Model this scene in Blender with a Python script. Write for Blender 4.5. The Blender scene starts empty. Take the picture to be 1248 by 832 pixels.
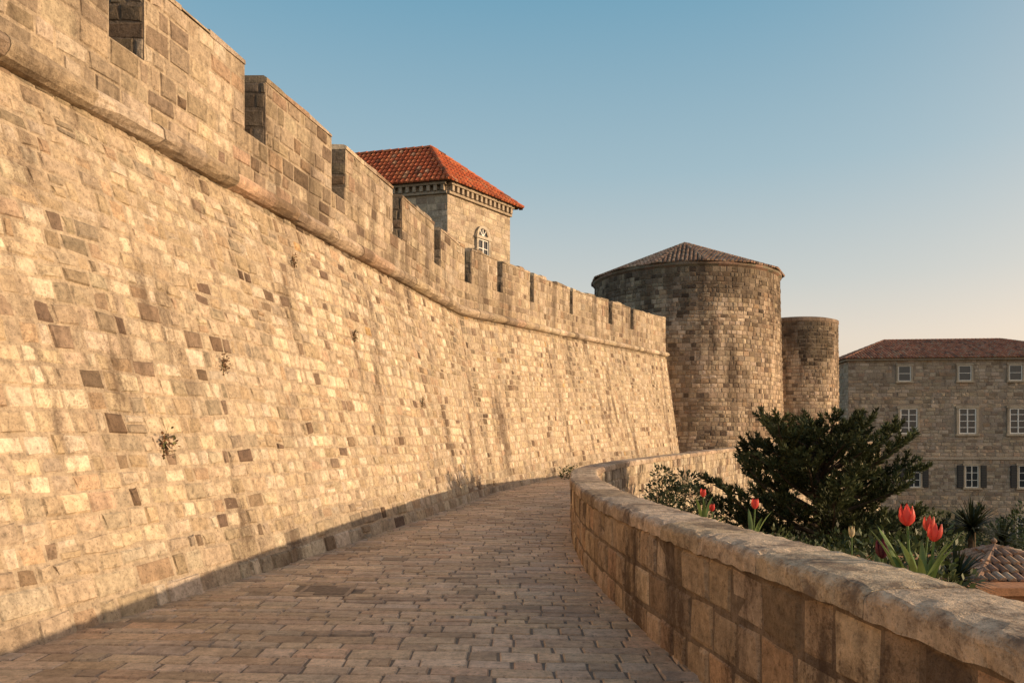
import bpy, math, random
from mathutils import Vector, noise
random.seed(7)
R=random.random
def U(a,b): return a+(b-a)*random.random()
scene=bpy.context.scene
scene.view_settings.view_transform='Standard'
scene.view_settings.look='None'
scene.view_settings.exposure=0

# ------------------------------------------------------------ helpers
def interp(pts,y):
    if y<=pts[0][0]:
        a,b=pts[0],pts[1]
    elif y>=pts[-1][0]:
        a,b=pts[-2],pts[-1]
    else:
        for i in range(len(pts)-1):
            if pts[i][0]<=y<=pts[i+1][0]:
                a,b=pts[i],pts[i+1];break
    t=(y-a[0])/(b[0]-a[0])
    return a[1]+(b[1]-a[1])*t
def smooth(t):
    t=max(0,min(1,t)); return t*t*(3-2*t)
def rise(y): return 0.45*smooth((y-12)/38)
def nz(x,y,z=0): return noise.noise(Vector((x,y,z)))

class MB:
    def __init__(s): s.v=[];s.f=[];s.c=[];s.m=[]
    def add(s,vs,fs,col,mi=0):
        o=len(s.v); s.v.extend([tuple(p) for p in vs])
        s.c.extend([col]*len(vs))
        for f in fs: s.f.append([i+o for i in f]); s.m.append(mi)
    def quad(s,a,b,c,d,col,mi=0): s.add([a,b,c,d],[(0,1,2,3)],col,mi)
    def box(s,x0,x1,y0,y1,z0,z1,col,mi=0,tf=None):
        vs=[(x0,y0,z0),(x1,y0,z0),(x1,y1,z0),(x0,y1,z0),(x0,y0,z1),(x1,y0,z1),(x1,y1,z1),(x0,y1,z1)]
        if tf: vs=[tf(*p) for p in vs]
        s.add(vs,[(0,3,2,1),(4,5,6,7),(0,1,5,4),(1,2,6,5),(2,3,7,6),(3,0,4,7)],col,mi)
    def obj(s,name,mats,parent=None,smooth_=False):
        me=bpy.data.meshes.new(name); me.from_pydata(s.v,[],s.f)
        ca=me.color_attributes.new('Col','FLOAT_COLOR','POINT')
        arr=[]
        for c in s.c: arr.extend((c[0],c[1],c[2],1.0))
        ca.data.foreach_set('color',arr)
        for m in mats: me.materials.append(m)
        me.polygons.foreach_set('material_index',s.m)
        if smooth_: me.polygons.foreach_set('use_smooth',[True]*len(s.f))
        me.update()
        ob=bpy.data.objects.new(name,me); scene.collection.objects.link(ob)
        if parent: ob.parent=parent
        return ob
def empty(name):
    e=bpy.data.objects.new(name,None); scene.collection.objects.link(e); return e

# ------------------------------------------------------------ materials
def mat_base(name,rough=0.9,spec=0.3):
    m=bpy.data.materials.new(name); m.use_nodes=True
    nt=m.node_tree; b=nt.nodes['Principled BSDF']
    b.inputs['Roughness'].default_value=rough
    b.inputs['Specular IOR Level'].default_value=spec
    return m,nt,b
def stone_mat(name,stain=0.5,bump=0.5,rough=0.92,fine=30,stain_col=(0.085,0.06,0.042,1),streak=0.2,spec=0.2,contrast=0.35,lo=0.70,hi=0.90,sscale=1.0):
    m,nt,b=mat_base(name,rough,spec); N=nt.nodes; L=nt.links
    at=N.new('ShaderNodeAttribute'); at.attribute_name='Col'
    tc=N.new('ShaderNodeTexCoord')
    n1=N.new('ShaderNodeTexNoise'); n1.inputs['Scale'].default_value=11; n1.inputs['Detail'].default_value=5; n1.inputs['Roughness'].default_value=0.72
    L.new(tc.outputs['Object'],n1.inputs['Vector'])
    r1=N.new('ShaderNodeMapRange'); r1.inputs[1].default_value=0.3; r1.inputs[2].default_value=0.7; r1.inputs[3].default_value=1-contrast; r1.inputs[4].default_value=1+contrast*0.75
    L.new(n1.outputs['Fac'],r1.inputs[0])
    mul=N.new('ShaderNodeVectorMath'); mul.operation='SCALE'
    L.new(at.outputs['Color'],mul.inputs[0]); L.new(r1.outputs[0],mul.inputs['Scale'])
    n3=N.new('ShaderNodeTexNoise'); n3.inputs['Scale'].default_value=fine; n3.inputs['Detail'].default_value=4; n3.inputs['Roughness'].default_value=0.75
    L.new(tc.outputs['Object'],n3.inputs['Vector'])
    rp=N.new('ShaderNodeMapRange'); rp.inputs[1].default_value=0.36; rp.inputs[2].default_value=0.46; rp.inputs[3].default_value=0.6; rp.inputs[4].default_value=1
    L.new(n3.outputs['Fac'],rp.inputs[0])
    mul2=N.new('ShaderNodeVectorMath'); mul2.operation='SCALE'
    L.new(mul.outputs[0],mul2.inputs[0]); L.new(rp.outputs[0],mul2.inputs['Scale'])
    mp=N.new('ShaderNodeMapping'); mp.inputs['Scale'].default_value=(sscale,sscale,streak*sscale)
    L.new(tc.outputs['Object'],mp.inputs['Vector'])
    n2=N.new('ShaderNodeTexNoise'); n2.inputs['Scale'].default_value=1.3; n2.inputs['Detail'].default_value=6; n2.inputs['Roughness'].default_value=0.66
    L.new(mp.outputs[0],n2.inputs['Vector'])
    add=N.new('ShaderNodeMath'); add.operation='MULTIPLY_ADD'; add.inputs[1].default_value=0.45
    L.new(n3.outputs['Fac'],add.inputs[0]); L.new(n2.outputs['Fac'],add.inputs[2])
    r2=N.new('ShaderNodeMapRange'); r2.inputs[1].default_value=lo; r2.inputs[2].default_value=hi; r2.inputs[3].default_value=0; r2.inputs[4].default_value=stain
    r2.interpolation_type='SMOOTHSTEP'
    L.new(add.outputs[0],r2.inputs[0])
    mx=N.new('ShaderNodeMix'); mx.data_type='RGBA'
    L.new(r2.outputs[0],mx.inputs['Factor']); L.new(mul2.outputs[0],mx.inputs['A']); mx.inputs['B'].default_value=stain_col
    L.new(mx.outputs['Result'],b.inputs['Base Color'])
    bp=N.new('ShaderNodeBump'); bp.inputs['Strength'].default_value=bump; bp.inputs['Distance'].default_value=0.03
    a2=N.new('ShaderNodeMath'); a2.operation='MULTIPLY_ADD'; a2.inputs[1].default_value=0.6
    L.new(n3.outputs['Fac'],a2.inputs[0]); L.new(n1.outputs['Fac'],a2.inputs[2])
    L.new(a2.outputs[0],bp.inputs['Height']); L.new(bp.outputs[0],b.inputs['Normal'])
    return m
def col_mat(name,rough=0.6,spec=0.3,nscale=10,namp=0.25,translucent=0):
    m,nt,b=mat_base(name,rough,spec); N=nt.nodes; L=nt.links
    at=N.new('ShaderNodeAttribute'); at.attribute_name='Col'
    tc=N.new('ShaderNodeTexCoord')
    n1=N.new('ShaderNodeTexNoise'); n1.inputs['Scale'].default_value=nscale; n1.inputs['Detail'].default_value=3
    L.new(tc.outputs['Object'],n1.inputs['Vector'])
    r1=N.new('ShaderNodeMapRange'); r1.inputs[1].default_value=0.3; r1.inputs[2].default_value=0.7; r1.inputs[3].default_value=1-namp; r1.inputs[4].default_value=1+namp
    L.new(n1.outputs['Fac'],r1.inputs[0])
    mul=N.new('ShaderNodeVectorMath'); mul.operation='SCALE'
    L.new(at.outputs['Color'],mul.inputs[0]); L.new(r1.outputs[0],mul.inputs['Scale'])
    L.new(mul.outputs[0],b.inputs['Base Color'])
    if translucent:
        tr=N.new('ShaderNodeBsdfTranslucent'); L.new(mul.outputs[0],tr.inputs['Color'])
        ms=N.new('ShaderNodeMixShader'); ms.inputs[0].default_value=translucent
        L.new(b.outputs[0],ms.inputs[1]); L.new(tr.outputs[0],ms.inputs[2])
        L.new(ms.outputs[0],N['Material Output'].inputs['Surface'])
    return m
M_wall=stone_mat('limestone_wall',0.8,0.7,lo=.735,hi=.91,contrast=.42,streak=.13,stain_col=(.11,.075,.052,1))
M_upper=stone_mat('weathered_limestone',0.72,0.8,lo=.69,hi=.90,contrast=.42)
M_par=stone_mat('parapet_stone',0.85,0.8,fine=34,streak=0.45,lo=.68,hi=.87,sscale=1.6,stain_col=(.075,.05,.036,1),contrast=.42)
M_cap=stone_mat('coping_stone',0.75,0.8,fine=40,streak=1.0,contrast=0.45,lo=.71,hi=.88,sscale=2.2,stain_col=(.12,.08,.058,1))
M_pave=stone_mat('paving_stone',0.45,0.5,rough=0.55,streak=1.0,spec=0.45,contrast=0.38,lo=.71,hi=.92,sscale=.8,stain_col=(.14,.09,.06,1))
M_tower=stone_mat('tower_stone',0.8,0.7,streak=0.22,lo=.68,hi=.90,sscale=.6,stain_col=(.095,.065,.045,1))
M_bld=stone_mat('house_stone',0.5,0.5,streak=0.4,lo=.73,hi=.93)
M_tile=stone_mat('roof_tile',0.3,0.4,streak=1.0,stain_col=(0.10,0.06,0.04,1),lo=.74,hi=.93)
M_leaf=col_mat('leaf',0.55,0.3,6,0.3,0.2)
M_needle=col_mat('needle',0.6,0.2,3,0.4,0.12)
M_bark=col_mat('bark',0.95,0.1,20,0.4)
M_petal=col_mat('petal',0.45,0.35,12,0.15,0.3)
M_paint=col_mat('painted_wood',0.5,0.4,15,0.1)
M_soil=stone_mat('soil_grass',0.5,0.9,rough=1,streak=1.0)
M_render=stone_mat('terracotta_render',0.3,0.2,streak=0.5)
mg,ntg,bg_=mat_base('window_glass',0.08,0.6); bg_.inputs['Base Color'].default_value=(0.03,0.035,0.04,1)
M_iron=col_mat('cast_iron',0.6,0.5,20,0.3)

# ------------------------------------------------------------ stone generator
def pick(pal):
    r=R()*sum(p[0] for p in pal)
    for w,c in pal:
        r-=w
        if r<=0: break
    k=U(0.86,1.14)
    return (c[0]*k*U(.98,1.02),c[1]*k,c[2]*k*U(.94,1.05))
def stone(mb,fn,a,b,t0,t1,col,depth,gap,jit=0.008,mi=0):
    g=gap*U(.5,1.6)
    j=lambda:U(-jit,jit)
    a+=g;b-=g;t0+=g;t1-=g
    if b-a<0.03 or t1-t0<0.03: return
    cs=[(a,t0),(b,t0),(b,t1),(a,t1)]
    o=[(c[0]+j(),c[1]+j()) for c in cs]
    ins=min(0.024,(b-a)*0.2,(t1-t0)*0.2)
    cx=(a+b)/2;cy=(t0+t1)/2
    dd=depth*U(0.15,1.25)
    vs=[fn(p[0],p[1],-0.008) for p in o]
    inner=[]
    for p in o:
        i1=ins*U(.5,1.8); i2=ins*U(.5,1.8)
        sx=p[0]+(i1 if p[0]<cx else -i1); sy=p[1]+(i2 if p[1]<cy else -i2)
        inner.append(fn(sx,sy,dd+U(-.35,.35)*depth))
    vs+=inner
    vs.append(fn(cx+U(-.2,.2)*(b-a),cy,dd*1.1+U(-.3,.7)*depth))
    mb.add(vs,[(0,1,5,4),(1,2,6,5),(2,3,7,6),(3,0,4,7),(4,5,8),(5,6,8),(6,7,8),(7,4,8)],col,mi)
def clad(mb,fn,s0,s1,t0,t1,rh,rw,colfn,depth=0.02,gap=0.006,skip=None,split=0.03,jit=0.009,mi=0):
    t=t0
    while t<t1-0.05:
        h=rh*U(.78,1.28); te=t+h
        if t1-te<rh*0.55: te=t1
        s=s0-U(0,rw)
        while s<s1-0.03:
            w=rw*U(.5,1.55); e=s+w
            if s1-e<rw*0.3: e=s1
            a=max(s,s0); b=min(e,s1)
            if b-a>0.06 and not (skip and skip(a,b,t,te)):
                x=R()
                if x<split and h>0.16:
                    tm=t+(te-t)*U(.4,.6)
                    stone(mb,fn,a,b,t,tm,colfn(s,t),depth,gap,jit,mi); stone(mb,fn,a,b,tm,te,colfn(s,t),depth,gap,jit,mi)
                else: stone(mb,fn,a,b,t,te,colfn(s,t),depth,gap,jit,mi)
            s=e
        t=te
def backing(mb,fn,s0,s1,t0,t1,ns,nt_,col,d=0.0,mi=0):
    vs=[];fs=[]
    for i in range(ns+1):
        for k in range(nt_+1):
            vs.append(fn(s0+(s1-s0)*i/ns,t0+(t1-t0)*k/nt_,d))
    for i in range(ns):
        for k in range(nt_):
            o=i*(nt_+1)+k
            fs.append((o,o+nt_+1,o+nt_+2,o+1))
    mb.add(vs,fs,col,mi)

# ------------------------------------------------------------ layout curves
Bp=[(-14,-7.8),(5.85,-3.88),(10,-2.97),(22.4,-.57),(32.5,2.63),(50,10.9)]
Mp=[(-14,-9.85),(7.5,-4.98),(22.4,-1.58),(36.3,2.94),(50,9.95)]
ZM=[(-14,5.4),(22.6,5.4),(36.3,6.5),(50,7.13)]
ZT=[(-14,2.0),(22.6,2.0),(36.3,2.2),(50,2.4)]
Bx=lambda y:interp(Bp,y); Mx=lambda y:interp(Mp,y)
def slope(pts,y): return (interp(pts,y+.05)-interp(pts,y-.05))/.1
WT=5.5
def f_low(s,t,d):
    wob=min(1,max(0,t*2))*min(1,max(0,(WT-t)*2))
    t=t+wob*(.05*nz(s*.55,t*.5,5)+.018*nz(s*2.3,t*1.5,6))
    k=t/WT; z0=rise(s)-0.05; zm=interp(ZM,s)
    sl=slope(Bp,s); n=math.hypot(1,sl)
    x=Bx(s)+(Mx(s)-Bx(s))*k
    return (x+d/n,s-d*sl/n,z0+(zm-z0)*k+d*.15)
def f_up(s,t,d):
    sl=slope(Mp,s); n=math.hypot(1,sl)
    k=interp(ZT,s)/2.0
    return (Mx(s)+0.0+d/n,s-d*sl/n,interp(ZM,s)+t*k)
pal_low=[(40,(.54,.435,.315)),(26,(.62,.52,.395)),(16,(.46,.36,.25)),(6,(.47,.345,.24)),(10,(.38,.31,.23)),(5,(.28,.205,.145)),(2.5,(.18,.125,.09)),(.3,(.52,.35,.18))]
def c_low(s,t):
    c=pick(pal_low)
    n=nz(s*.35,t*.35,3); k=1+0.2*n
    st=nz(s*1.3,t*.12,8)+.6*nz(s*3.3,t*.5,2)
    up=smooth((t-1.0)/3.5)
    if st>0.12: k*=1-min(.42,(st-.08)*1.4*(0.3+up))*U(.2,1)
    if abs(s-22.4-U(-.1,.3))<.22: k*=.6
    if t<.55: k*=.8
    if t>5.2: k*=.66  # shadow line under the moulding, painted into the stone colour
    return (c[0]*k,c[1]*k*.985,c[2]*k*.96)
pal_up=[(40,(.45,.355,.255)),(20,(.52,.425,.315)),(16,(.36,.28,.195)),(10,(.29,.22,.155)),(6,(.38,.265,.18)),(3,(.19,.135,.095))]
def c_up(s,t):
    c=pick(pal_up); k=.95+.35*nz(s*.5,t*.7,11)
    return (c[0]*k,c[1]*k,c[2]*k)
mortar=(.42,.335,.24)
Y0,Y1=-12,50
wall=empty('fortress_wall')
mb=MB()
backing(mb,f_low,Y0,Y1,0,WT,62*2,10,mortar)
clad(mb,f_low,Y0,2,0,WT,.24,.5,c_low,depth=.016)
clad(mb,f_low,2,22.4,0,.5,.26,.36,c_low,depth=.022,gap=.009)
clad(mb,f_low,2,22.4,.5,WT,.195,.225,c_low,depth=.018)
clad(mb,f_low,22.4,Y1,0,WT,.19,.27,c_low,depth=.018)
mb.obj('battered_face',[M_wall],wall)
gaps=[-9.6,-6.9,-4.2,-1.5,1.2,3.9,6.55,9.2,11.93,14.77,17.76,20.6,23.2,26,29.6,35.7,40.7,43.9]
mb=MB(); TH=0.62; CR=0.9
backing(mb,f_up,Y0,Y1,-.05,CR,124,2,mortar)
clad(mb,f_up,Y0,Y1,.12,CR,.25,.34,c_up,depth=.017)
def f_top(tz): return lambda s,t,d:(Mx(s)-t,s+0*t,interp(ZM,s)+tz*interp(ZT,s)/2+d)
def f_back(s,t,d): 
    return (Mx(s)-TH-d,s,interp(ZM,s)+t*interp(ZT,s)/2)
backing(mb,f_top(CR),Y0,Y1,0,TH,124,1,(.3,.24,.17))
backing(mb,lambda s,t,d:(Mx(s)-TH,s,-9+(interp(ZM,s)+CR*interp(ZT,s)/2+9)*t),Y0,Y1,0,1,124,1,mortar)
edges=[Y0]
for g in gaps:
    hw=.29 if g<19 else .27
    edges+= [g-hw,g+hw]
edges.append(Y1)
for i in range(0,len(edges),2):
    a,b=edges[i],edges[i+1]
    if b-a<.1: continue
    n=max(2,int((b-a)*2))
    hT=2.0-0.1
    backing(mb,f_up,a,b,CR,hT,n,2,mortar)
    clad(mb,f_up,a,b,CR,hT,.25,.34,c_up,depth=.017)
    backing(mb,f_back,a,b,CR,hT,n,1,mortar)
    for e,sg in ((a,-1),(b,1)):  # merlon ends: shade painted in as darker stone and mortar colours
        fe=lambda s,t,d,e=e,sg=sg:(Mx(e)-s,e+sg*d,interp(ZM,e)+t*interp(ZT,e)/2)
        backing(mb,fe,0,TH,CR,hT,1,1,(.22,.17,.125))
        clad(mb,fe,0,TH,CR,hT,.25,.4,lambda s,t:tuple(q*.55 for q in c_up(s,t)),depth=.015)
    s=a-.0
    while s<b-.01:
        e=min(s+U(.4,.9),b)
        if b-e<.25: e=b
        c=c_up(s,3)
        h2=U(.05,.14)
        prof=[(.018,hT),(.018,hT+h2*.7),(-.04,hT+h2),(-TH+.03,hT+h2),(-TH-.01,hT+.05),(-TH-.01,hT)]
        vs=[]
        for yy in (s+.004,e-.004):
            for p in prof:
                vs.append((Mx(yy)+p[0]+U(-.008,.008),yy,interp(ZM,yy)+p[1]*interp(ZT,yy)/2+U(-.018,.018)))
        fs=[(k,(k+1)%6,6+(k+1)%6,6+k) for k in range(6)]+[(5,4,3,2,1,0),(6,7,8,9,10,11)]
        mb.add(vs,fs,c); s=e
mb.obj('battlements',[M_upper],wall)
mb=MB(); s=Y0
while s<Y1:
    e=min(s+U(.5,1.1),Y1); vs=[];n=9
    c=c_up(s,0); c=tuple(q*1.1 for q in c); r0=U(.135,.155)
    for q in range(4):
        yy=s+.003+(e-s-.006)*q/3
        for k in range(n):
            a=-math.pi/2+math.pi*k/(n-1); rr=r0*(1+.14*nz(yy*5,k*.8,4))
            vs.append((Mx(yy)+.05+rr*math.cos(a)*1.4,yy,interp(ZM,yy)+rr*math.sin(a)))
    fs=[(q*n+k,q*n+k+1,(q+1)*n+k+1,(q+1)*n+k) for q in range(3) for k in range(n-1)]+[tuple(range(n))[::-1],tuple(range(3*n,4*n))]
    # close the bed of the roll back to the wall
    for q in range(3):
        o=len(vs)
        for idx in (q*n,(q+1)*n): 
            p=vs[idx]; vs.append((p[0]-.12,p[1],p[2]))
        fs.append((q*n,(q+1)*n,o+1,o))
        o=len(vs)
        for idx in (q*n+n-1,(q+1)*n+n-1):
            p=vs[idx]; vs.append((p[0]-.12,p[1],p[2]))
        fs.append((q*n+n-1,o,o+1,(q+1)*n+n-1))
    mb.add(vs,fs,c); s=e
mb.obj('torus_moulding',[M_upper],wall)
mb=MB()
def f_end(s,t,d):
    if t<=WT: x0,y0,z=f_low(50,t,0)
    else: x0,y0,z=f_up(50,t-WT,0)
    return (x0+.10*s+d,y0+s+.0,z)
backing(mb,f_end,0,9,0,WT,4,6,mortar); clad(mb,f_end,0,9,0,WT,.25,.4,c_up)
backing(mb,f_end,0,9,WT+.01,WT+1.95,4,2,mortar); clad(mb,f_end,0,9,WT+.01,WT+1.95,.25,.4,c_up)
mb.obj('wall_return',[M_upper],wall)

# ------------------------------------------------------------ parapet curve
ctrl=[(3.6,-12),(2.9,-7.5),(2.3,-3.4),(1.9,0),(1.53,3.6),(1.3,5.3),(1.08,7.2),(.93,10),(1.08,14),(1.5,17.2),(2.5,20.3),(4.3,24.2),(7.5,30.5),(12,38.5),(16.5,46),(21,52),(27,57),(34,60)]
curve=[]
for i in range(1,len(ctrl)-2):
    p0,p1,p2,p3=[Vector(ctrl[k]) for k in (i-1,i,i+1,i+2)]
    for q in range(24):
        t=q/24
        curve.append(0.5*((2*p1)+(-p0+p2)*t+(2*p0-5*p1+4*p2-p3)*t*t+(-p0+3*p1-3*p2+p3)*t**3))
acc=[0]
for i in range(1,len(curve)): acc.append(acc[-1]+(curve[i]-curve[i-1]).length)
SL=acc[-1]
import bisect
def cp(s):
    s=max(0,min(SL-1e-4,s)); i=bisect.bisect_right(acc,s)-1; i=min(i,len(curve)-2)
    t=(s-acc[i])/(acc[i+1]-acc[i]); p=curve[i].lerp(curve[i+1],t)
    ia=max(0,i-2); ib=min(len(curve)-1,i+3)
    tg=(curve[ib]-curve[ia]).normalized()
    return p,tg
PY=[(c.y,c.x) for c in curve]
PXl=lambda y:interp(PY,y)
ysarr=[c.y for c in curve]
def s_of_y(y): 
    i=min(max(bisect.bisect_left(ysarr,y),1),len(curve)-1); return acc[i]
PT=0.46; PH=0.87; CH=0.13
def f_pin(s,t,d):
    p,tg=cp(s); n=Vector((-tg.y,tg.x))
    return (p.x+n.x*d,p.y+n.y*d,rise(p.y)+t)
def f_pout(s,t,d):
    p,tg=cp(s); n=Vector((-tg.y,tg.x))
    return (p.x-n.x*(PT+d),p.y-n.y*(PT+d),rise(p.y)+t)
pal_par=[(30,(.50,.365,.245)),(20,(.57,.43,.30)),(18,(.41,.295,.195)),(10,(.32,.23,.155)),(10,(.50,.33,.21)),(4,(.19,.135,.095))]
def c_par(s,t):
    c=pick(pal_par); k=1+.35*nz(s*.8,t*1.5,31); 
    return (c[0]*k,c[1]*k,c[2]*k)
def c_parout(s,t):
    c=pick(pal_low); k=.95+.2*nz(s*.5,t,41); return (c[0]*k,c[1]*k,c[2]*k)
par=empty('stone_parapet')
mb=MB()
nseg=int(SL*2)
backing(mb,f_pin,0,SL,-.05,PH,nseg,1,(.24,.18,.13))
clad(mb,f_pin,0,SL,-.04,PH,.29,.33,c_par,depth=.016,gap=.005,split=.05,jit=.009)
backing(mb,f_pout,0,SL,-9,PH,nseg,4,mortar)
clad(mb,f_pout,s_of_y(-5),SL,-4.4,PH,.25,.42,c_parout,depth=.02)
mb.obj('parapet_body',[M_par],par)
mb=MB(); s=0.0
while s<SL-.2:
    e=min(s+U(.7,1.4),SL)
    c=pick([(3,(.49,.37,.265)),(2,(.55,.43,.315)),(2,(.42,.31,.22))])
    ov=.03; r=.05
    prof=[(ov,PH)]
    for k in range(5):
        a=k/4*math.pi/2; prof.append((ov-r+r*math.cos(a),PH+CH-r+r*math.sin(a)))
    for q in (.22,.4,.6,.78): prof.append((-PT*q,PH+CH+.008))
    for k in range(5):
        a=math.pi/2+k/4*math.pi/2; prof.append((-PT-ov+r+r*math.cos(a),PH+CH-r+r*math.sin(a)))
    prof.append((-PT-ov,PH))
    m=len(prof); ns=max(3,int((e-s)/.06)) if e<s_of_y(18) else 5; vs=[]
    dz=U(-.006,.006); dx=U(-.008,.008)
    for q in range(ns+1):
        sv=s+.003+(e-s-.006)*q/ns
        shr=.012 if q in(0,ns) else 0
        for p in prof:
            edge=1.0 if p[0]>-.03 or p[0]<-PT+.03 else .4
            x,y,z=f_pin(sv,p[1]+dz-(shr if p[1]>PH+.05 else 0)+edge*(.014*nz(sv*6,p[0]*9,p[1]*9)+.012*nz(sv*17,p[0]*20,p[1]*9)),p[0]+dx+edge*(.014*nz(sv*7,p[1]*9,5)+.012*nz(sv*19,p[1]*15,8)))
            vs.append((x,y,z))
    fs=[]
    for q in range(ns):
        for k in range(m):
            k2=(k+1)%m
            fs.append((q*m+k,q*m+k2,(q+1)*m+k2,(q+1)*m+k))
    fs.append(tuple(range(m))[::-1]); fs.append(tuple(range(ns*m,ns*m+m)))
    mb.add(vs,fs,c); s=e
mb.obj('coping',[M_cap],par)

# ------------------------------------------------------------ path
mb=MB()
pal_p=[(30,(.58,.41,.275)),(20,(.66,.48,.33)),(16,(.48,.335,.22)),(12,(.54,.41,.30)),(9,(.58,.38,.25)),(6,(.35,.25,.17))]
vs=[];fs=[]
ys=[-12+i*.5 for i in range(0,137)]
for y in ys:
    a=Bx(min(y,50))-.6; b=PXl(min(y,56))+.2
    vs+=[(a,y,rise(y)-.006),(b,y,rise(y)-.006)]
for i in range(len(ys)-1): fs.append((2*i,2*i+1,2*i+3,2*i+2))
mb.add(vs,fs,(.17,.125,.09))
y=-6
wy=lambda x,y:x*-.06+.07*nz(x*.5,y*.35,15)+.02*nz(x*1.7,y*1.2,16)
while y<52:
    h=U(.12,.25) if y<30 else U(.22,.3)
    x0=Bx(min(y,50))-.05; x1=PXl(y)+.05
    x=x0-U(0,.4)
    while x<x1:
        w=U(.17,.52); e=x+w
        a=max(x,x0); b=min(e,x1)
        if b-a>.05 and not (-2.32<(a+b)/2<-1.72 and 8.1<y+wy((a+b)/2,y)+h/2<8.62):
            g=.0055; c=pick(pal_p); k=1+.25*nz(x*.5,y*.5,51); c=(c[0]*k,c[1]*k,c[2]*k)
            o=[(a+g,y+g),(b-g,y+g),(b-g,y+h-g),(a+g,y+h-g)]
            o=[(p[0]+U(-.007,.007),p[1]+wy(p[0],p[1])+U(-.006,.006)) for p in o]
            dz=U(.001,.013); ins=.012
            cx=(a+b)/2;cy=y+h/2+wy(cx,y+h/2)
            vv=[(p[0],p[1],rise(p[1])-.010) for p in o]+[(p[0]+(ins if p[0]<cx else -ins),p[1]+(ins if p[1]<cy else -ins),rise(p[1])+dz+U(-.003,.003)) for p in o]
            mb.add(vv,[(0,1,5,4),(1,2,6,5),(2,3,7,6),(3,0,4,7),(4,5,6,7)],c)
        x=e
    y+=h
mb.obj('paved_path',[M_pave])
mb=MB()
dz=.012
for k in range(8):
    mb.box(-2.25,-1.77,8.17+k*.055,8.17+k*.055+.03,dz-.012,dz,(.25,.18,.13))
mb.box(-2.29,-2.25,8.12,8.62,dz-.012,dz+.003,(.32,.23,.16)); mb.box(-1.77,-1.73,8.12,8.62,dz-.012,dz+.003,(.32,.23,.16))
mb.box(-2.29,-1.73,8.08,8.12,dz-.012,dz+.001,(.32,.23,.16)); mb.box(-2.29,-1.73,8.62,8.66,dz-.012,dz+.001,(.32,.23,.16))
mb.obj('drain_cover',[M_iron])

# ------------------------------------------------------------ ground
mb=MB()
mb.quad((-1500,-1500,-9.2),(1500,-1500,-9.2),(1500,2500,-9.2),(-1500,2500,-9.2),(.07,.07,.04))
mb.obj('ground',[M_soil])
def garden_z(y,d):
    near=interp([(-20,.55),(5,.6),(8,.35),(12,-.5),(18,-3.0),(60,-3.6)],min(y,60))
    z=near+( -3.6-near)*smooth((d-.7)/4.5)
    far=smooth((d-16)/16); far=max(far,smooth((y-34)/25)*smooth((d-1)/10))
    z=z+(-9.1-z)*far
    return z+.12*nz(d*.9,y*.9,61)*smooth(d/1.0)
mb=MB(); ds=[-.1,.0,.2,.5,.8,1.2,1.7,2.3,3,4,5,6,7,8,10,12,15,18,22,27,33,42]
ys=[-12+.8*i for i in range(90)]
vs=[];fs=[];
for y in ys:
    for d in ds: vs.append((PXl(min(y,60))+PT*math.sqrt(1+min(4,slope(PY,min(max(y,-7),58))**2))*0.9+d,y,garden_z(y,d)))
nd=len(ds)
for i in range(len(ys)-1):
    for k in range(nd-1): fs.append((i*nd+k,i*nd+k+1,(i+1)*nd+k+1,(i+1)*nd+k))
mb.add(vs,fs,(.06,.06,.035)); mb.obj('garden_ground',[M_soil],None,True)

# ------------------------------------------------------------ roofs
pal_t=[(20,(.42,.18,.105)),(14,(.48,.23,.14)),(10,(.33,.145,.09)),(8,(.42,.26,.17)),(4,(.22,.12,.085))]
pal_tred=[(20,(.55,.14,.058)),(14,(.60,.19,.08)),(8,(.42,.11,.05)),(5,(.52,.27,.15)),(2,(.25,.09,.05))]
pal_tgrey=[(20,(.38,.235,.16)),(14,(.45,.30,.21)),(10,(.30,.19,.135)),(8,(.46,.35,.26)),(3,(.19,.13,.095))]
def roof_face(mb,a,b,tb,ta,pal,pitch=.26,row=.45,mi=0):
    a=Vector(a);b=Vector(b);ta=Vector(ta);tb=Vector(tb)
    e=(b-a); L=e.length; e.normalize()
    up=((ta-a)-(ta-a).dot(e)*e).normalized(); n=e.cross(up).normalized()
    if n.z<0: n=-n
    ta2=((ta-a).dot(e),(ta-a).dot(up)); tb2=((tb-a).dot(e),(tb-a).dot(up))
    mb.add([a,b,tb,ta] if (tb-ta).length>1e-3 else [a,b,tb],[(0,1,2,3)] if (tb-ta).length>1e-3 else [(0,1,2)],(pal[0][1][0]*.4,pal[0][1][1]*.4,pal[0][1][2]*.4),mi)
    N=max(1,int(L/pitch)); pw=L/N; H=max(ta2[1],tb2[1])
    for i in range(N):
        x=(i+.5)*pw; top=H
        if x<ta2[0]: top=min(top,ta2[1]*x/max(ta2[0],1e-3))
        if x>tb2[0]: top=min(top,tb2[1]*(L-x)/max(L-tb2[0],1e-3))
        y=-.06+U(-.03,.03)
        while y<top-.02:
            y2=min(y+row,top+.03); c=pick(pal)
            w=pw*.40; hh=pw*.42; vs=[]
            for yy,off in ((y,.03),(y2,.0)):
                for k in range(5):
                    an=math.pi*k/4
                    vs.append(a+e*(x-w*math.cos(an))+up*yy+n*(hh*math.sin(an)*(1 if off else .85)+off))
            mb.add(vs,[(k,k+1,6+k,5+k) for k in range(4)]+[(0,1,2,3,4)],c,mi)
            y+=row
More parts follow.
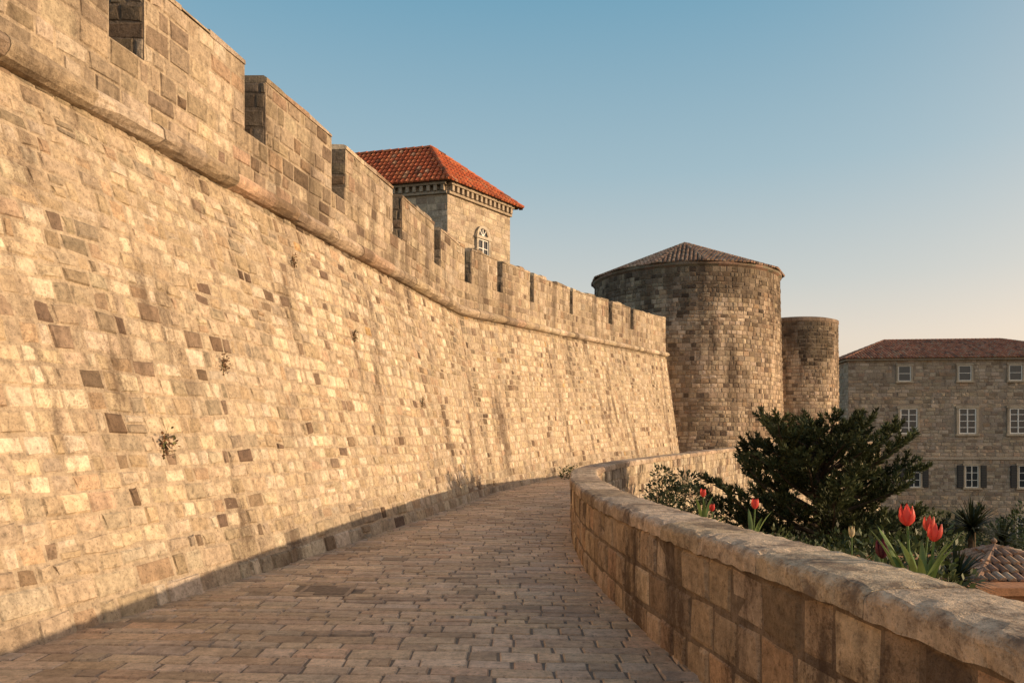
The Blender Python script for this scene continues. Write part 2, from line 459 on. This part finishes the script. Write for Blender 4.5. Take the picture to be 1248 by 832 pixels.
def ridge(mb,p,q,pal,r=.14,mi=0):
    p=Vector(p);q=Vector(q);d=q-p;L=d.length;d.normalize()
    sd=d.cross(Vector((0,0,1))).normalized(); up=sd.cross(d).normalized()
    s=0
    while s<L:
        e=min(s+.42,L); c=pick(pal); vs=[]
        for t,rr in ((s,r*1.1),(e,r*.92)):
            for k in range(6):
                an=math.pi*k/5
                vs.append(p+d*t+sd*rr*math.cos(an)+up*(rr*math.sin(an)))
        mb.add(vs,[(k,k+1,7+k,6+k) for k in range(5)]+[(0,1,2,3,4,5)],c,mi); s=e

# ------------------------------------------------------------ round towers
def tower(name,cx,cy,rb,rt,z0,z1,pal,seed):
    root=empty(name); mb=MB()
    def f(s,t,d):
        k=(t-z0)/(z1-z0); r=rb+(rt-rb)*k+d; a=s/rt
        t2=t+.06*nz(s*.4,t*.4,seed)*min(1,(z1-t)*2)
        return (cx+r*math.cos(a),cy+r*math.sin(a),t2)
    C=2*math.pi*rt
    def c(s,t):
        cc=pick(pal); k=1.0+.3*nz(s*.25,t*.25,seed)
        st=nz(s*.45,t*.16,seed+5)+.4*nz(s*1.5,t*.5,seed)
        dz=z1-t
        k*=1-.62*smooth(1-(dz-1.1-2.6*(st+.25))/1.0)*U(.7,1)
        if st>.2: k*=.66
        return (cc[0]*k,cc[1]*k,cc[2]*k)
    backing(mb,f,0,C,z0,z1,72,6,(.30,.235,.17))
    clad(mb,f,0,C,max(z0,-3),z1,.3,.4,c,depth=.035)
    mb.obj('tower_shell',[M_tower],root)
    return root
pal_tow=[(30,(.52,.395,.275)),(20,(.60,.465,.335)),(16,(.42,.31,.215)),(10,(.32,.235,.16)),(8,(.46,.315,.205)),(6,(.19,.135,.095))]
t1=tower('round_tower',13.9,62,7.75,7.2,-9,13.95,pal_tow,70)
mb=MB()
cx,cy=13.9,62
for (ra,rb_,za,zb) in ((7.2,7.36,13.95,14.1),(7.36,7.36,14.1,14.3),(7.36,7.0,14.3,14.32)):
    n=60
    for k in range(n):
        a=2*math.pi*k/n;b=2*math.pi*(k+1)/n
        c=(.26*U(.8,1.2),.19,.135)
        mb.quad((cx+ra*math.cos(a),cy+ra*math.sin(a),za),(cx+ra*math.cos(b),cy+ra*math.sin(b),za),(cx+rb_*math.cos(b),cy+rb_*math.sin(b),zb),(cx+rb_*math.cos(a),cy+rb_*math.sin(a),zb),c)
mb.obj('cornice',[M_tower],t1)
mb=MB(); n=14; apex=(cx,cy,17.35); off=.2
for k in range(n):
    a=off+2*math.pi*k/n;b=off+2*math.pi*(k+1)/n; r=7.52
    A=(cx+r*math.cos(a),cy+r*math.sin(a),14.28);B=(cx+r*math.cos(b),cy+r*math.sin(b),14.28)
    roof_face(mb,A,B,apex,apex,pal_tgrey,pitch=.3,row=.5)
    if k%2==0: ridge(mb,A,apex,pal_tgrey,.13)
mb.obj('tiled_roof',[M_tile],t1)
t2=tower('round_tower',25.1,69,3.95,3.75,-9,11.6,pal_tow,90)
mb=MB(); cx,cy=25.1,69;n=48
for (ra,rb_,za,zb) in ((3.75,3.82,11.6,11.7),(3.82,3.82,11.7,11.95),(3.82,3.3,11.95,12.1),(3.3,3.3,12.1,11.4),(3.3,0,11.4,11.4)):
    for k in range(n):
        a=2*math.pi*k/n;b=2*math.pi*(k+1)/n
        q=U(.8,1.2);c=(.30*q,.22*q,.16*q)
        mb.quad((cx+ra*math.cos(a),cy+ra*math.sin(a),za),(cx+ra*math.cos(b),cy+ra*math.sin(b),za),(cx+rb_*math.cos(b),cy+rb_*math.sin(b),zb),(cx+rb_*math.cos(a),cy+rb_*math.sin(a),zb),c)
mb.obj('rim',[M_tower],t2)

# ------------------------------------------------------------ window
def window(mb,mp,s,t,w,h,arched=False,shutters=None,white=(.7,.66,.58),sur=(.46,.38,.28),cols=2,rows=3,closed=False):
    def bx(a,b,c,d_,e,f,col,mi): 
        mb.box(a,b,c,d_,e,f,col,mi,tf=lambda x,y,z:mp(x,z,y))
    fw=.13*w/1.0 if w>1 else .12
    x0,x1=s-w/2,s+w/2
    bx(x0-fw,x0,0,.13,t,t+h,sur,0); bx(x1,x1+fw,0,.13,t,t+h,sur,0)
    bx(x0-fw*1.4,x1+fw*1.4,0,.17,t+h,t+h+fw*1.1,sur,0)
    bx(x0-fw*1.5,x1+fw*1.5,0,.22,t-fw,t,sur,0)
    bx(x0,x1,0,.03,t,t+h,(.03,.03,.035),2)
    b=.07*w
    bx(x0,x0+b,.03,.08,t,t+h,white,1); bx(x1-b,x1,.03,.08,t,t+h,white,1)
    bx(x0+b,x1-b,.03,.08,t,t+b,white,1); bx(x0+b,x1-b,.03,.08,t+h-b,t+h,white,1)
    for k in range(1,cols):
        x=x0+w*k/cols; bx(x-b*.5,x+b*.5,.03,.075,t+b,t+h-b,white,1)
    for k in range(1,rows):
        z=t+h*k/rows; bx(x0+b,x1-b,.03,.07,z-b*.3,z+b*.3,white,1)
    if shutters:
        for sg in (-1,1):
            a=(x0-fw-w*.5) if sg<0 else (x1+fw); bb=a+w*.5
            bx(a+.02,bb-.02,.05,.12,t,t+h,shutters,1)
            ns=9
            for k in range(ns):
                z=t+h*(k+.2)/ns; bx(a+.1,bb-.1,.12,.15,z,z+h*.5/ns,tuple(q*1.5 for q in shutters),1)
    if arched:
        vs=[];n=10
        for k in range(n+1):
            an=math.pi*k/n
            for r in (w/2,w/2+fw):
                vs.append(mp(s-r*math.cos(an),t+h+fw*1.1+r*math.sin(an),.14))
        mb.add(vs,[(2*k,2*k+1,2*k+3,2*k+2) for k in range(n)],sur,0)
        mb.add([mp(s-w/2*math.cos(math.pi*k/n),t+h+fw*1.1+w/2*math.sin(math.pi*k/n),.05) for k in range(n+1)],[tuple(range(n+1))],(.08,.08,.08),2)
        for k in (3,5,7):
            an=math.pi*k/n; ce=(s,t+h+fw*1.1)
            q0=mp(ce[0]-.03,ce[1],.07);q1=mp(ce[0]+.03,ce[1],.07)
            q2=mp(ce[0]+.02-w/2*math.cos(an),ce[1]+w/2*math.sin(an),.07);q3=mp(ce[0]-.02-w/2*math.cos(an),ce[1]+w/2*math.sin(an),.07)
            mb.quad(q0,q1,q2,q3,white,1)

# ------------------------------------------------------------ town building (right)
bld=empty('stone_townhouse')
ang=math.radians(-5.5)
OX,OY=35.3,81.0
ca,sa=math.cos(ang),math.sin(ang)
BL=27.0; BD=11.5; ZB=-9.2; ZE=10.1
def loc(x,y,z): return (OX+x*ca-y*sa,OY+x*sa+y*ca,z)
f_fac=lambda s,t,d: loc(s,-d,t)
f_side=lambda s,t,d: loc(-d,s,t)
S=.0855
wins=[]
rows_=[(455,15,19,'s',[1101,1171,1229,1290]),(513,20,31,'m',[1106,1174,1232,1296]),(580,19,27,'d',[1112,1179,1240,1300]),(645,19,34,'m',[1112,1178,1240,1300])]
for v,w,h,kind,us in rows_:
    for u in us:
        wins.append(((u-1035)*S*1.0,1.65+(535-v)*S-h*S/2,w*S,h*S,kind))
def skipw(a,b,t0,t1):
    for s,t,w,h,k in wins:
        if b>s-w/2-.1 and a<s+w/2+.1 and t1>t-.1 and t0<t+h+.1: return True
    return False
pal_b=[(30,(.43,.335,.245)),(20,(.49,.39,.29)),(16,(.36,.28,.20)),(10,(.30,.225,.16)),(8,(.43,.30,.205))]
def c_b(s,t):
    c=pick(pal_b);k=1+.25*nz(s*.3,t*.3,77);return(c[0]*k,c[1]*k,c[2]*k)
mb=MB()
backing(mb,f_fac,0,BL,ZB,ZE,10,6,(.34,.27,.205))
clad(mb,f_fac,0,BL,-6.5,ZE,.36,.62,c_b,depth=.03,gap=.012,skip=skipw)
backing(mb,f_side,0,BD,ZB,ZE,4,6,(.34,.27,.205)); clad(mb,f_side,0,BD,-6,ZE,.36,.62,c_b,depth=.03,gap=.012)
backing(mb,lambda s,t,d:loc(BL,s,t),0,BD,ZB,ZE,2,2,(.3,.25,.2)); backing(mb,lambda s,t,d:loc(s,BD,t),0,BL,ZB,ZE,2,2,(.3,.25,.2))
mb.obj('walls',[M_bld],bld)
mb=MB()
mb.box(-.1,BL,-.14,.0,-.45,-.2,(.42,.35,.27),0,tf=loc)
mb.box(-.3,BL+.3,-.3,.0,ZE-.25,ZE-.02,(.36,.3,.23),0,tf=loc); mb.box(-.3,-.001,0.01,BD,ZE-.25,ZE-.021,(.36,.3,.23),0,tf=loc)
for s,t,w,h,k in wins:
    if k=='s': window(mb,f_fac,s,t,w,h,cols=1,rows=1+1,white=(.75,.7,.62))
    elif k=='d': window(mb,f_fac,s,t,w*.8,h,shutters=(.025,.025,.025),rows=3)
    else: window(mb,f_fac,s,t,w,h,rows=4,white=(.8,.75,.67))
mb.box(1.1,1.75,-.12,-.03,2.0,4.6,(.03,.028,.025),1,tf=loc)
mb.obj('windows_and_trim',[M_bld,M_paint,mg],bld)
mb=MB(); RZ=ZE+2.55; ov=.45
A=loc(-ov,-ov,ZE-.03);B=loc(BL+ov,-ov,ZE-.03);C=loc(BL+ov,BD+ov,ZE-.03);D=loc(-ov,BD+ov,ZE-.03)
r1=loc(BD*.5,BD/2,RZ); r2=loc(BL-BD*.5-3.2,BD/2,RZ)
roof_face(mb,A,B,r2,r1,pal_t,.32,.5); roof_face(mb,D,A,r1,r1,pal_t,.32,.5)
roof_face(mb,B,C,r2,r2,pal_t,.32,.5); roof_face(mb,C,D,r1,r2,pal_t,.32,.5)
ridge(mb,r1,r2,pal_t); ridge(mb,A,r1,pal_t); ridge(mb,B,r2,pal_t)
mb.obj('tiled_roof',[M_tile],bld)

# ------------------------------------------------------------ red roofed building behind wall
rb=empty('red_roofed_house')
P0=Vector((-2.95,35.2)); dr=Vector((.60,.80)).normalized(); dl=Vector((-1,.25)).normalized()
LR,LL=4.75,7.8
ZE2=13.35; ZB2=-9
def f_r(s,t,d): n=Vector((dr.y,-dr.x)); p=P0+dr*s+n*d; return (p.x,p.y,t)
def f_l(s,t,d): n=Vector((-abs(dl.y),-abs(dl.x))); p=P0+dl*s+n*d; return (p.x,p.y,t)
mb=MB()
pal_r=[(30,(.50,.40,.29)),(20,(.56,.46,.34)),(16,(.42,.33,.24)),(5,(.34,.26,.185))]
cr=lambda s,t:pick(pal_r)
backing(mb,f_r,0,LR,ZB2,ZE2,3,3,(.43,.35,.26)); backing(mb,f_l,0,LL,ZB2,ZE2,3,3,(.43,.35,.26))
wr=(2.5,9.5,.80,1.75)
clad(mb,f_r,0,LR,6.0,ZE2,.27,.45,cr,depth=.012,skip=lambda a,b,t0,t1:b>wr[0]-.45 and a<wr[0]+.45 and t1>9.4 and t0<11.9)
clad(mb,f_l,0,LL,6.0,ZE2,.27,.45,cr,depth=.012)
P1=P0+dr*LR; P2=P0+dl*LL; P3=P1+dl*LL
mb.quad((P1.x,P1.y,ZB2),(P3.x,P3.y,ZB2),(P3.x,P3.y,ZE2),(P1.x,P1.y,ZE2),(.35,.3,.22))
mb.quad((P2.x,P2.y,ZB2),(P3.x,P3.y,ZB2),(P3.x,P3.y,ZE2),(P2.x,P2.y,ZE2),(.35,.3,.22))
mb.obj('walls',[M_bld],rb)
mb=MB()
window(mb,f_r,wr[0],wr[1],wr[2],wr[3],arched=True,cols=2,rows=4,sur=(.55,.48,.38),white=(.8,.78,.72))
for f,L_ in ((f_r,LR),(f_l,LL)):
    mb.box(0,L_,.0,.14,ZE2-.5,ZE2-.38,(.42,.34,.25),0,tf=lambda x,y,z,f=f:f(x,z,y))
    mb.box(0,L_,.0,.28,ZE2-.12,ZE2,(.42,.34,.25),0,tf=lambda x,y,z,f=f:f(x,z,y))
    k=.1
    while k<L_-.1:
        mb.box(k,k+.15,.003,.23,ZE2-.38,ZE2-.12,(.44,.36,.27),0,tf=lambda x,y,z,f=f:f(x,z,y)); k+=.34
mb.obj('windows_and_cornice',[M_bld,M_paint,mg],rb)
mb=MB(); o=.42
c0=P0-dr*o-dl*o; c1=P1+dr*o-dl*o; c2=P2-dr*o+dl*o; c3=P3+dr*o+dl*o
z=ZE2+.01
mid=(P0+P1)/2
ra=mid+dl*2.5; rbp=mid+dl*(LL-1.2)
RA=(ra.x,ra.y,z+2.5);RB=(rbp.x,rbp.y,z+2.5)
v3=lambda p:(p.x,p.y,z)
roof_face(mb,v3(c0),v3(c1),RA,RA,pal_tred,.24,.4); roof_face(mb,v3(c2),v3(c0),RA,RB,pal_tred,.24,.4)
roof_face(mb,v3(c1),v3(c3),RB,RA,pal_tred,.24,.4); roof_face(mb,v3(c3),v3(c2),RB,RB,pal_tred,.24,.4)
ridge(mb,RA,RB,pal_tred); ridge(mb,v3(c0),RA,pal_tred); ridge(mb,v3(c1),RA,pal_tred); ridge(mb,v3(c2),RB,pal_tred)
mb.add([v3(c0),v3(c1),v3(c3),v3(c2)],[(0,1,2,3)],(.2,.12,.08))
mb.obj('tiled_roof',[M_tile],rb)

# ------------------------------------------------------------ garden pavilion
gh=empty('garden_pavilion')
mb=MB(); mb.box(5.95,9.6,10.5,13.4,-5,-.47,(.5,.22,.10)); mb.box(5.88,9.67,10.43,13.47,-.468,-.36,(.55,.26,.13))
mb.obj('walls',[M_render],gh)
mb=MB(); ap=(7.28,11.65,.02); a,b,c,d=(6.6,10.95,-.35),(8.5,10.95,-.35),(8.5,12.5,-.35),(6.6,12.5,-.35)
for p,q in ((a,b),(b,c),(c,d),(d,a)): roof_face(mb,p,q,ap,ap,pal_tgrey,.13,.2)
for p in (a,b,c,d): ridge(mb,p,ap,pal_tgrey,.06)
mb.obj('tiled_roof',[M_tile],gh)
mb=MB()
pr=[(.06,.0),(.045,.04),(.02,.06),(.04,.085),(.04,.11),(.0,.15)]
for i in range(len(pr)-1):
    for k in range(10):
        A=2*math.pi*k/10;B=2*math.pi*(k+1)/10
        g=lambda r,an,zz:(ap[0]+r*math.cos(an),ap[1]+r*math.sin(an),ap[2]+zz)
        mb.quad(g(pr[i][0],A,pr[i][1]),g(pr[i][0],B,pr[i][1]),g(pr[i+1][0],B,pr[i+1][1]),g(pr[i+1][0],A,pr[i+1][1]),(.3,.2,.14))
mb.obj('finial',[M_tile],gh)

# ------------------------------------------------------------ vegetation
def rv():
    while True:
        v=Vector((U(-1,1),U(-1,1),U(-1,1)))
        if .05<v.length<1: return v
def blade(mb,p,d,L,w,col,mi=0):
    d=d.normalized(); sd=d.cross(Vector((U(-1,1),U(-1,1),U(-.3,1)))).normalized()
    mb.add([p,p+d*L*.5-sd*w*.5,p+d*L,p+d*L*.5+sd*w*.5],[(0,1,2,3)],col,mi)
def tube(mb,pts,radii,col,mi=0,n=7):
    vs=[]
    for i,p in enumerate(pts):
        a=pts[max(0,i-1)];b=pts[min(len(pts)-1,i+1)]; d=(b-a).normalized()
        s=d.cross(Vector((.3,.9,.1))); 
        if s.length<.1: s=d.cross(Vector((1,0,0)))
        s.normalize(); t=d.cross(s)
        for k in range(n):
            an=2*math.pi*k/n; vs.append(p+(s*math.cos(an)+t*math.sin(an))*radii[i])
    fs=[(i*n+k,i*n+(k+1)%n,(i+1)*n+(k+1)%n,(i+1)*n+k) for i in range(len(pts)-1) for k in range(n)]
    mb.add(vs,fs,col,mi)
mb=MB(); bx,by=7.3,18.4; zb=-3.7
top=Vector((bx-.15,by,1.7))
tube(mb,[Vector((bx-.1,by,zb)),Vector((bx,by,zb+1.5)),Vector((bx+.12,by+.05,zb+3.2)),Vector((bx,by,zb+4.4)),top],[.2,.16,.11,.06,.015],(.10,.07,.05),1)
tint=1
def cone_col():
    k=U(.55,1.5)*tint; return (.068*k,.078*k,.031*k)
def twig(p,d,L):
    n=max(3,int(L/.07)); q=p.copy(); dd=d.normalized()
    for i in range(n):
        q=q+dd*(L/n); dd=(dd+Vector((0,0,.07))+rv()*.08).normalized()
        for k in range(11):
            v=(dd*.8+rv()*.9+Vector((0,0,.25)))
            blade(mb,q,v,U(.09,.18),U(.026,.042),cone_col())
NL=112
for i in range(NL):
    h=(i+U(0,1))/NL; z0=zb+1.7+h*3.6
    az=i*2.399+U(-.5,.5)
    L=(3.1*(1-h)**.45*(0.75+.25*min(1,(h+.1)*4)))*U(.5,1.1)+.25
    tint=U(.6,1.35)
    o=Vector((bx+.08,by,z0)); d=Vector((math.cos(az),math.sin(az),U(-.05,.35)+.45*h)).normalized()
    pts=[o]; n=max(4,int(L/.27)); p=o.copy()
    for k in range(n):
        p=p+d*(L/n); d=(d+Vector((0,0,.10*(k/n)-.01))+rv()*.13).normalized(); pts.append(p.copy())
        if k>=n*.25:
            for sg in (-1,1):
                if R()<.88:
                    sd=Vector((-d.y,d.x,0)).normalized()*sg
                    tl=U(.22,.58)*(1-.4*k/n)*min(1,L/1.4)
                    twig(p,d*.7+sd*.8+Vector((0,0,U(-.1,.5))),tl+.14)
            if R()<.5: twig(p,d*.5+Vector((0,0,.8)),U(.15,.36))
    twig(p,d,.33)
    tube(mb,pts,[.045*(1-j/(len(pts)))+.008 for j in range(len(pts))],(.09,.065,.045),1,5)
tint=1.1
twig(top-Vector((0,0,.3)),Vector((0,0,1)),.45)
mb.obj('conifer_tree',[M_needle,M_bark])

def bush(name,clumps,dens,size,cfn,base=None,mat=M_leaf):
    mb=MB()
    for (c,r) in clumps:
        c=Vector(c); kk=U(.7,1.25)
        if base is not None:
            tube(mb,[Vector((c.x+U(-.05,.05),c.y,base)),c+Vector((0,0,-.1))],[.02,.008],(.1,.075,.05),1,5)
        for i in range(int(dens*r*r*(1 if r<.5 else .9))):
            v=rv(); v=v.normalized()*(v.length**.45)
            p=c+Vector((v.x*r,v.y*r,v.z*r*.85))*(1+.5*nz(v.x*2+c.x,v.y*2+c.y,v.z*2))
            d=(v+rv()*.8+Vector((0,0,.3))).normalized()
            sd=d.cross(rv()).normalized(); L=size*U(.6,1.3); w=L*U(.2,.32)
            col=tuple(q*kk for q in cfn())
            mb.add([p,p+d*L*.5-sd*w,p+d*L,p+d*L*.5+sd*w],[(0,1,2,3)],col,0)
    return mb.obj(name,[mat,M_bark])
g1=lambda:(lambda k:(.055*k,.075*k,.024*k))(U(.4,1.3))
g2=lambda:(lambda k:(.08*k,.10*k,.035*k))(U(.4,1.4))
g3=lambda:(lambda k:(.04*k,.05*k,.022*k))(U(.5,1.5))
bush('garden_shrub',[((2.6,13,.75),.32),((2.95,13.2,.6),.38),((2.45,12.6,.5),.32),((2.85,12.7,.95),.22),((2.55,13.1,1.05),.16),((3.2,13,.35),.3)],5200,.065,g3,-.9)
cl=[]
for i in range(30):
    y=U(4.6,12.5); x=PXl(y)+PT+U(.25,1.6); cl.append(((x,y,interp([(4,.5),(6,.6),(9,.5),(12,.1)],y)+U(-.12,.12)-.2*(x-PXl(y)-1)),U(.14,.28)))
bush('flower_bed_foliage',cl,3200,.055,g2)
cl=[]
for i in range(60):
    x=U(3.6,9.5); y=U(7.5,16.5); u=624+940*x/y
    if u>1110: continue
    zt=1.65-(U(648,690)-535)/940*y
    cl.append(((x,y,zt-.35),U(.3,.55)))
for i in range(18):
    x=U(8.5,13.5); y=U(15,20)
    cl.append(((x,y,1.65-(U(652,685)-535)/940*y-.4),U(.45,.7)))
bush('garden_hedge',cl,1900,.085,g1)
cl=[]
for i in range(60):
    x=U(8,30); y=U(19,46)
    if x<PXl(y)+3: continue
    cl.append(((x,y,garden_z(y,x-PXl(y))+U(.3,1.6)),U(.6,1.3)))
bush('distant_shrubbery',cl,420,.17,g1)
bush('wall_base_shrub',[((2.05,28.9,.36),.3),((2.4,29.3,.35),.32),((2.0,28.4,.3),.22)],2600,.07,g1)

def yucca(name,c,r,n,base):
    mb=MB(); c=Vector(c)
    tube(mb,[Vector((c.x,c.y,base)),c],[.08,.07],(.12,.09,.06),1,8)
    for i in range(n):
        az=U(0,6.28); el=math.asin(U(-.3,1)); L=r*U(.75,1.1)
        d=Vector((math.cos(az)*math.cos(el),math.sin(az)*math.cos(el),math.sin(el)))
        sd=d.cross(Vector((0,0,1))).normalized(); k=U(.5,1.2); col=(.036*k,.045*k,.02*k)
        vs=[];S_=4;p=c.copy();w=.024
        for j in range(S_+1):
            ww=w*(1-(j/S_)**2*.97); vs+= [p-sd*ww,p+sd*ww]; p=p+d*L/S_; d=(d+Vector((0,0,-.09))).normalized()
        mb.add(vs,[(2*j,2*j+1,2*j+3,2*j+2) for j in range(S_)],col,0)
    mb.obj(name,[M_needle,M_bark])
yucca('yucca_plant',(9.3,15.6,-.15),.72,170,-3.6)
yucca('yucca_plant',(5.35,9.3,-.05),.5,140,-2)
yucca('yucca_plant',(10.1,15.9,-.45),.6,120,-3.6)

def tulip(x,y,z,h,col,tilt=(0,0),s=1.0,leaves=4,openness=1.0):
    mb=MB(); base=Vector((x-tilt[0],y-tilt[1],z-h)); topc=Vector((x,y,z-.045*s))
    midp=(base+topc)/2+Vector((tilt[0]*.15,tilt[1]*.15,0))
    pts=[]
    for i in range(7):
        t=i/6; pts.append(base*(1-t)**2+midp*2*t*(1-t)+topc*t*t)
    tube(mb,pts,[.006*s]*7,(.12,.2,.06),1,6)
    ax=(pts[-1]-pts[-2]).normalized()
    u=ax.cross(Vector((0,1,0))).normalized(); w=ax.cross(u)
    for k in range(6):
        a0=k*math.pi/3; inner=.88 if k%2 else 1.0
        rad=[(0,0.002),(.12,.018),(.3,.031),(.55,.035),(.8,.033),(1.0,.030)]
        wid=[.15,.55,.68,.58,.34,.03]
        H=.098*s*U(.88,1.1); vs=[]
        for (t,r),wd in zip(rad,wid):
            for j in (-1,-.5,0,.5,1):
                an=a0+j*wd; rr=r*s*inner*(openness)*(1-.06*abs(j))
                vs.append(topc+ax*(t*H-.003*abs(j))+(u*math.cos(an)+w*math.sin(an))*rr)
        fs=[(i*5+j,i*5+j+1,i*5+j+6,i*5+j+5) for i in range(5) for j in range(4)]
        q=U(.75,1.2); mb.add(vs,fs,(col[0]*q,col[1]*q,col[2]*q),0)
    for k in range(leaves):
        az=U(0,6.28); L=h*U(.7,1.0); d=Vector((math.cos(az)*.42,math.sin(az)*.42,1)).normalized()
        sd=d.cross(Vector((math.cos(az),math.sin(az),0))).normalized(); vs=[]; p=base+Vector((0,0,.02)); n=8
        q=U(.8,1.2)
        for i in range(n+1):
            t=i/n; ww=.021*s*math.sin(math.pi*min(1,.12+t*.88))**.7+.0005
            nn=sd.cross(d)
            vs+=[p-sd*ww+nn*ww*.35,p,p+sd*ww+nn*ww*.35]; p=p+d*L/n
            d=(d+Vector((math.cos(az)*.09*t*1.5,math.sin(az)*.09*t*1.5,-.07*t))).normalized()
        fs=[]
        for i in range(n): fs+= [(3*i,3*i+1,3*i+4,3*i+3),(3*i+1,3*i+2,3*i+5,3*i+4)]
        mb.add(vs,fs,(.16*q,.23*q,.075*q),1)
    mb.obj('tulip',[M_petal,M_leaf],None,True)
red=(.72,.09,.07)
def tp(u,v,Y,h,col,tilt=(0,0),s=1,leaves=4,op=1):
    tulip((u-624)/940*Y,Y,1.65-(v-6-535)/940*Y+.03,h,col,tilt,s,leaves,op)
tp(1106,642,4.05,.48,red,(-.03,0),1.1,6,1.1)
tp(1131,651,4.15,.42,(.66,.1,.07),(.06,.02),.9,5,1.0)
tp(1138,662,4.0,.36,(.70,.09,.07),(.05,0),1.0,6,1.1)
tp(1038,660,4.8,.35,(.62,.52,.33),(0,0),.7,3,.8)
tp(1075,682,4.35,.3,(.07,.012,.025),(0,0),1.1,3)
tp(920,624,6.5,.35,red,(.02,0),.95,3)
tp(857,610,8.2,.35,red,(0,0),.95,3)
tp(868,628,7.6,.3,(.6,.06,.05),(0,0),.8,3)

dry=lambda:(lambda k:(.20*k,.11*k,.055*k) if R()<.7 else (.10*k,.10*k,.04*k))(U(.5,1.4))
for (Y,t) in ((8.35,1.72),(9.85,2.7),(14.4,3.7),(12.6,4.7),(17.5,2.6)):
    mb=MB(); c=Vector(f_low(Y,t,.03)); s=.6 if Y>9 else .9
    for i in range(110):
        d=Vector((U(0,.7),U(-1,1),U(-1.4,.7))).normalized(); p=c+d*U(0,.15)*s+Vector((0,U(-.06,.06),U(-.12,.05)))
        sd=d.cross(rv()).normalized(); L=U(.03,.07)*s;w=L*.35
        mb.add([p,p+d*L*.5-sd*w,p+d*L,p+d*L*.5+sd*w],[(0,1,2,3)],dry(),0)
    for i in range(8):
        d=Vector((U(.1,.6),U(-1,1),U(-1,.8))).normalized(); tube(mb,[c,c+d*U(.1,.2)*s],[.004,.002],(.12,.08,.05),0,4)
    mb.obj('wall_plant',[M_leaf])

# ------------------------------------------------------------ light
el=math.radians(10.5)
az=Vector((1,-.13,0)).normalized()
sv=Vector((az.x*math.cos(el),az.y*math.cos(el),math.sin(el)))
ld=bpy.data.lights.new('sun','SUN'); ld.energy=5.0; ld.angle=math.radians(.6); ld.color=(1,.72,.44)
lo=bpy.data.objects.new('sun',ld); scene.collection.objects.link(lo); lo.rotation_euler=sv.to_track_quat('Z','Y').to_euler()
w=bpy.data.worlds.new('World'); scene.world=w; w.use_nodes=True
nt=w.node_tree; bgd=nt.nodes['Background']; N=nt.nodes; L=nt.links
sky=N.new('ShaderNodeTexSky'); sky.sky_type='NISHITA'; sky.sun_disc=False
sky.sun_elevation=el; sky.sun_rotation=math.atan2(az.x,az.y)
sky.air_density=1.0; sky.dust_density=2.0; sky.ozone_density=1.0
tc=N.new('ShaderNodeTexCoord'); sp=N.new('ShaderNodeSeparateXYZ'); L.new(tc.outputs['Generated'],sp.inputs[0])
cr_=N.new('ShaderNodeValToRGB'); L.new(sp.outputs['Z'],cr_.inputs[0]); e=cr_.color_ramp.elements
e[0].position=0.0; e[0].color=(1.0,.74,.54,1)
e[1].position=1.0; e[1].color=(.12,.24,.38,1)
for p,c in ((.12,(.90,.77,.64,1)),(.19,(.68,.69,.65,1)),(.32,(.41,.57,.64,1)),(.5,(.19,.42,.57,1))):
    x=e.new(p); x.color=c
sc_=N.new('ShaderNodeVectorMath'); sc_.operation='SCALE'; sc_.inputs['Scale'].default_value=1/.15
L.new(cr_.outputs[0],sc_.inputs[0])
mx=N.new('ShaderNodeMix'); mx.data_type='RGBA'; mx.inputs['Factor'].default_value=.78
L.new(sky.outputs[0],mx.inputs['A']); L.new(sc_.outputs[0],mx.inputs['B'])
# warm glow around the sun direction, added to the sky as fill light
dt=N.new('ShaderNodeVectorMath'); dt.operation='DOT_PRODUCT'; dt.inputs[1].default_value=sv
L.new(tc.outputs['Generated'],dt.inputs[0])
mxx=N.new('ShaderNodeMath'); mxx.operation='MAXIMUM'; mxx.inputs[1].default_value=0; L.new(dt.outputs['Value'],mxx.inputs[0])
pw=N.new('ShaderNodeMath'); pw.operation='POWER'; pw.inputs[1].default_value=4; L.new(mxx.outputs[0],pw.inputs[0])
gl=N.new('ShaderNodeVectorMath'); gl.operation='SCALE'; gl.inputs[0].default_value=(1.5/.15,.75/.15,.28/.15); L.new(pw.outputs[0],gl.inputs['Scale'])
ad=N.new('ShaderNodeVectorMath'); ad.operation='ADD'; L.new(mx.outputs['Result'],ad.inputs[0]); L.new(gl.outputs[0],ad.inputs[1])
L.new(ad.outputs[0],bgd.inputs['Color']); bgd.inputs['Strength'].default_value=.15

# ------------------------------------------------------------ camera
cd=bpy.data.cameras.new('camera'); cd.sensor_width=36; cd.lens=36*940/1248
cd.shift_y=(535-416)/1248; cd.clip_end=5000; cd.clip_start=.05
co=bpy.data.objects.new('camera',cd); scene.collection.objects.link(co)
co.location=(0,0,1.65); co.rotation_euler=(math.pi/2,0,0)
scene.camera=co
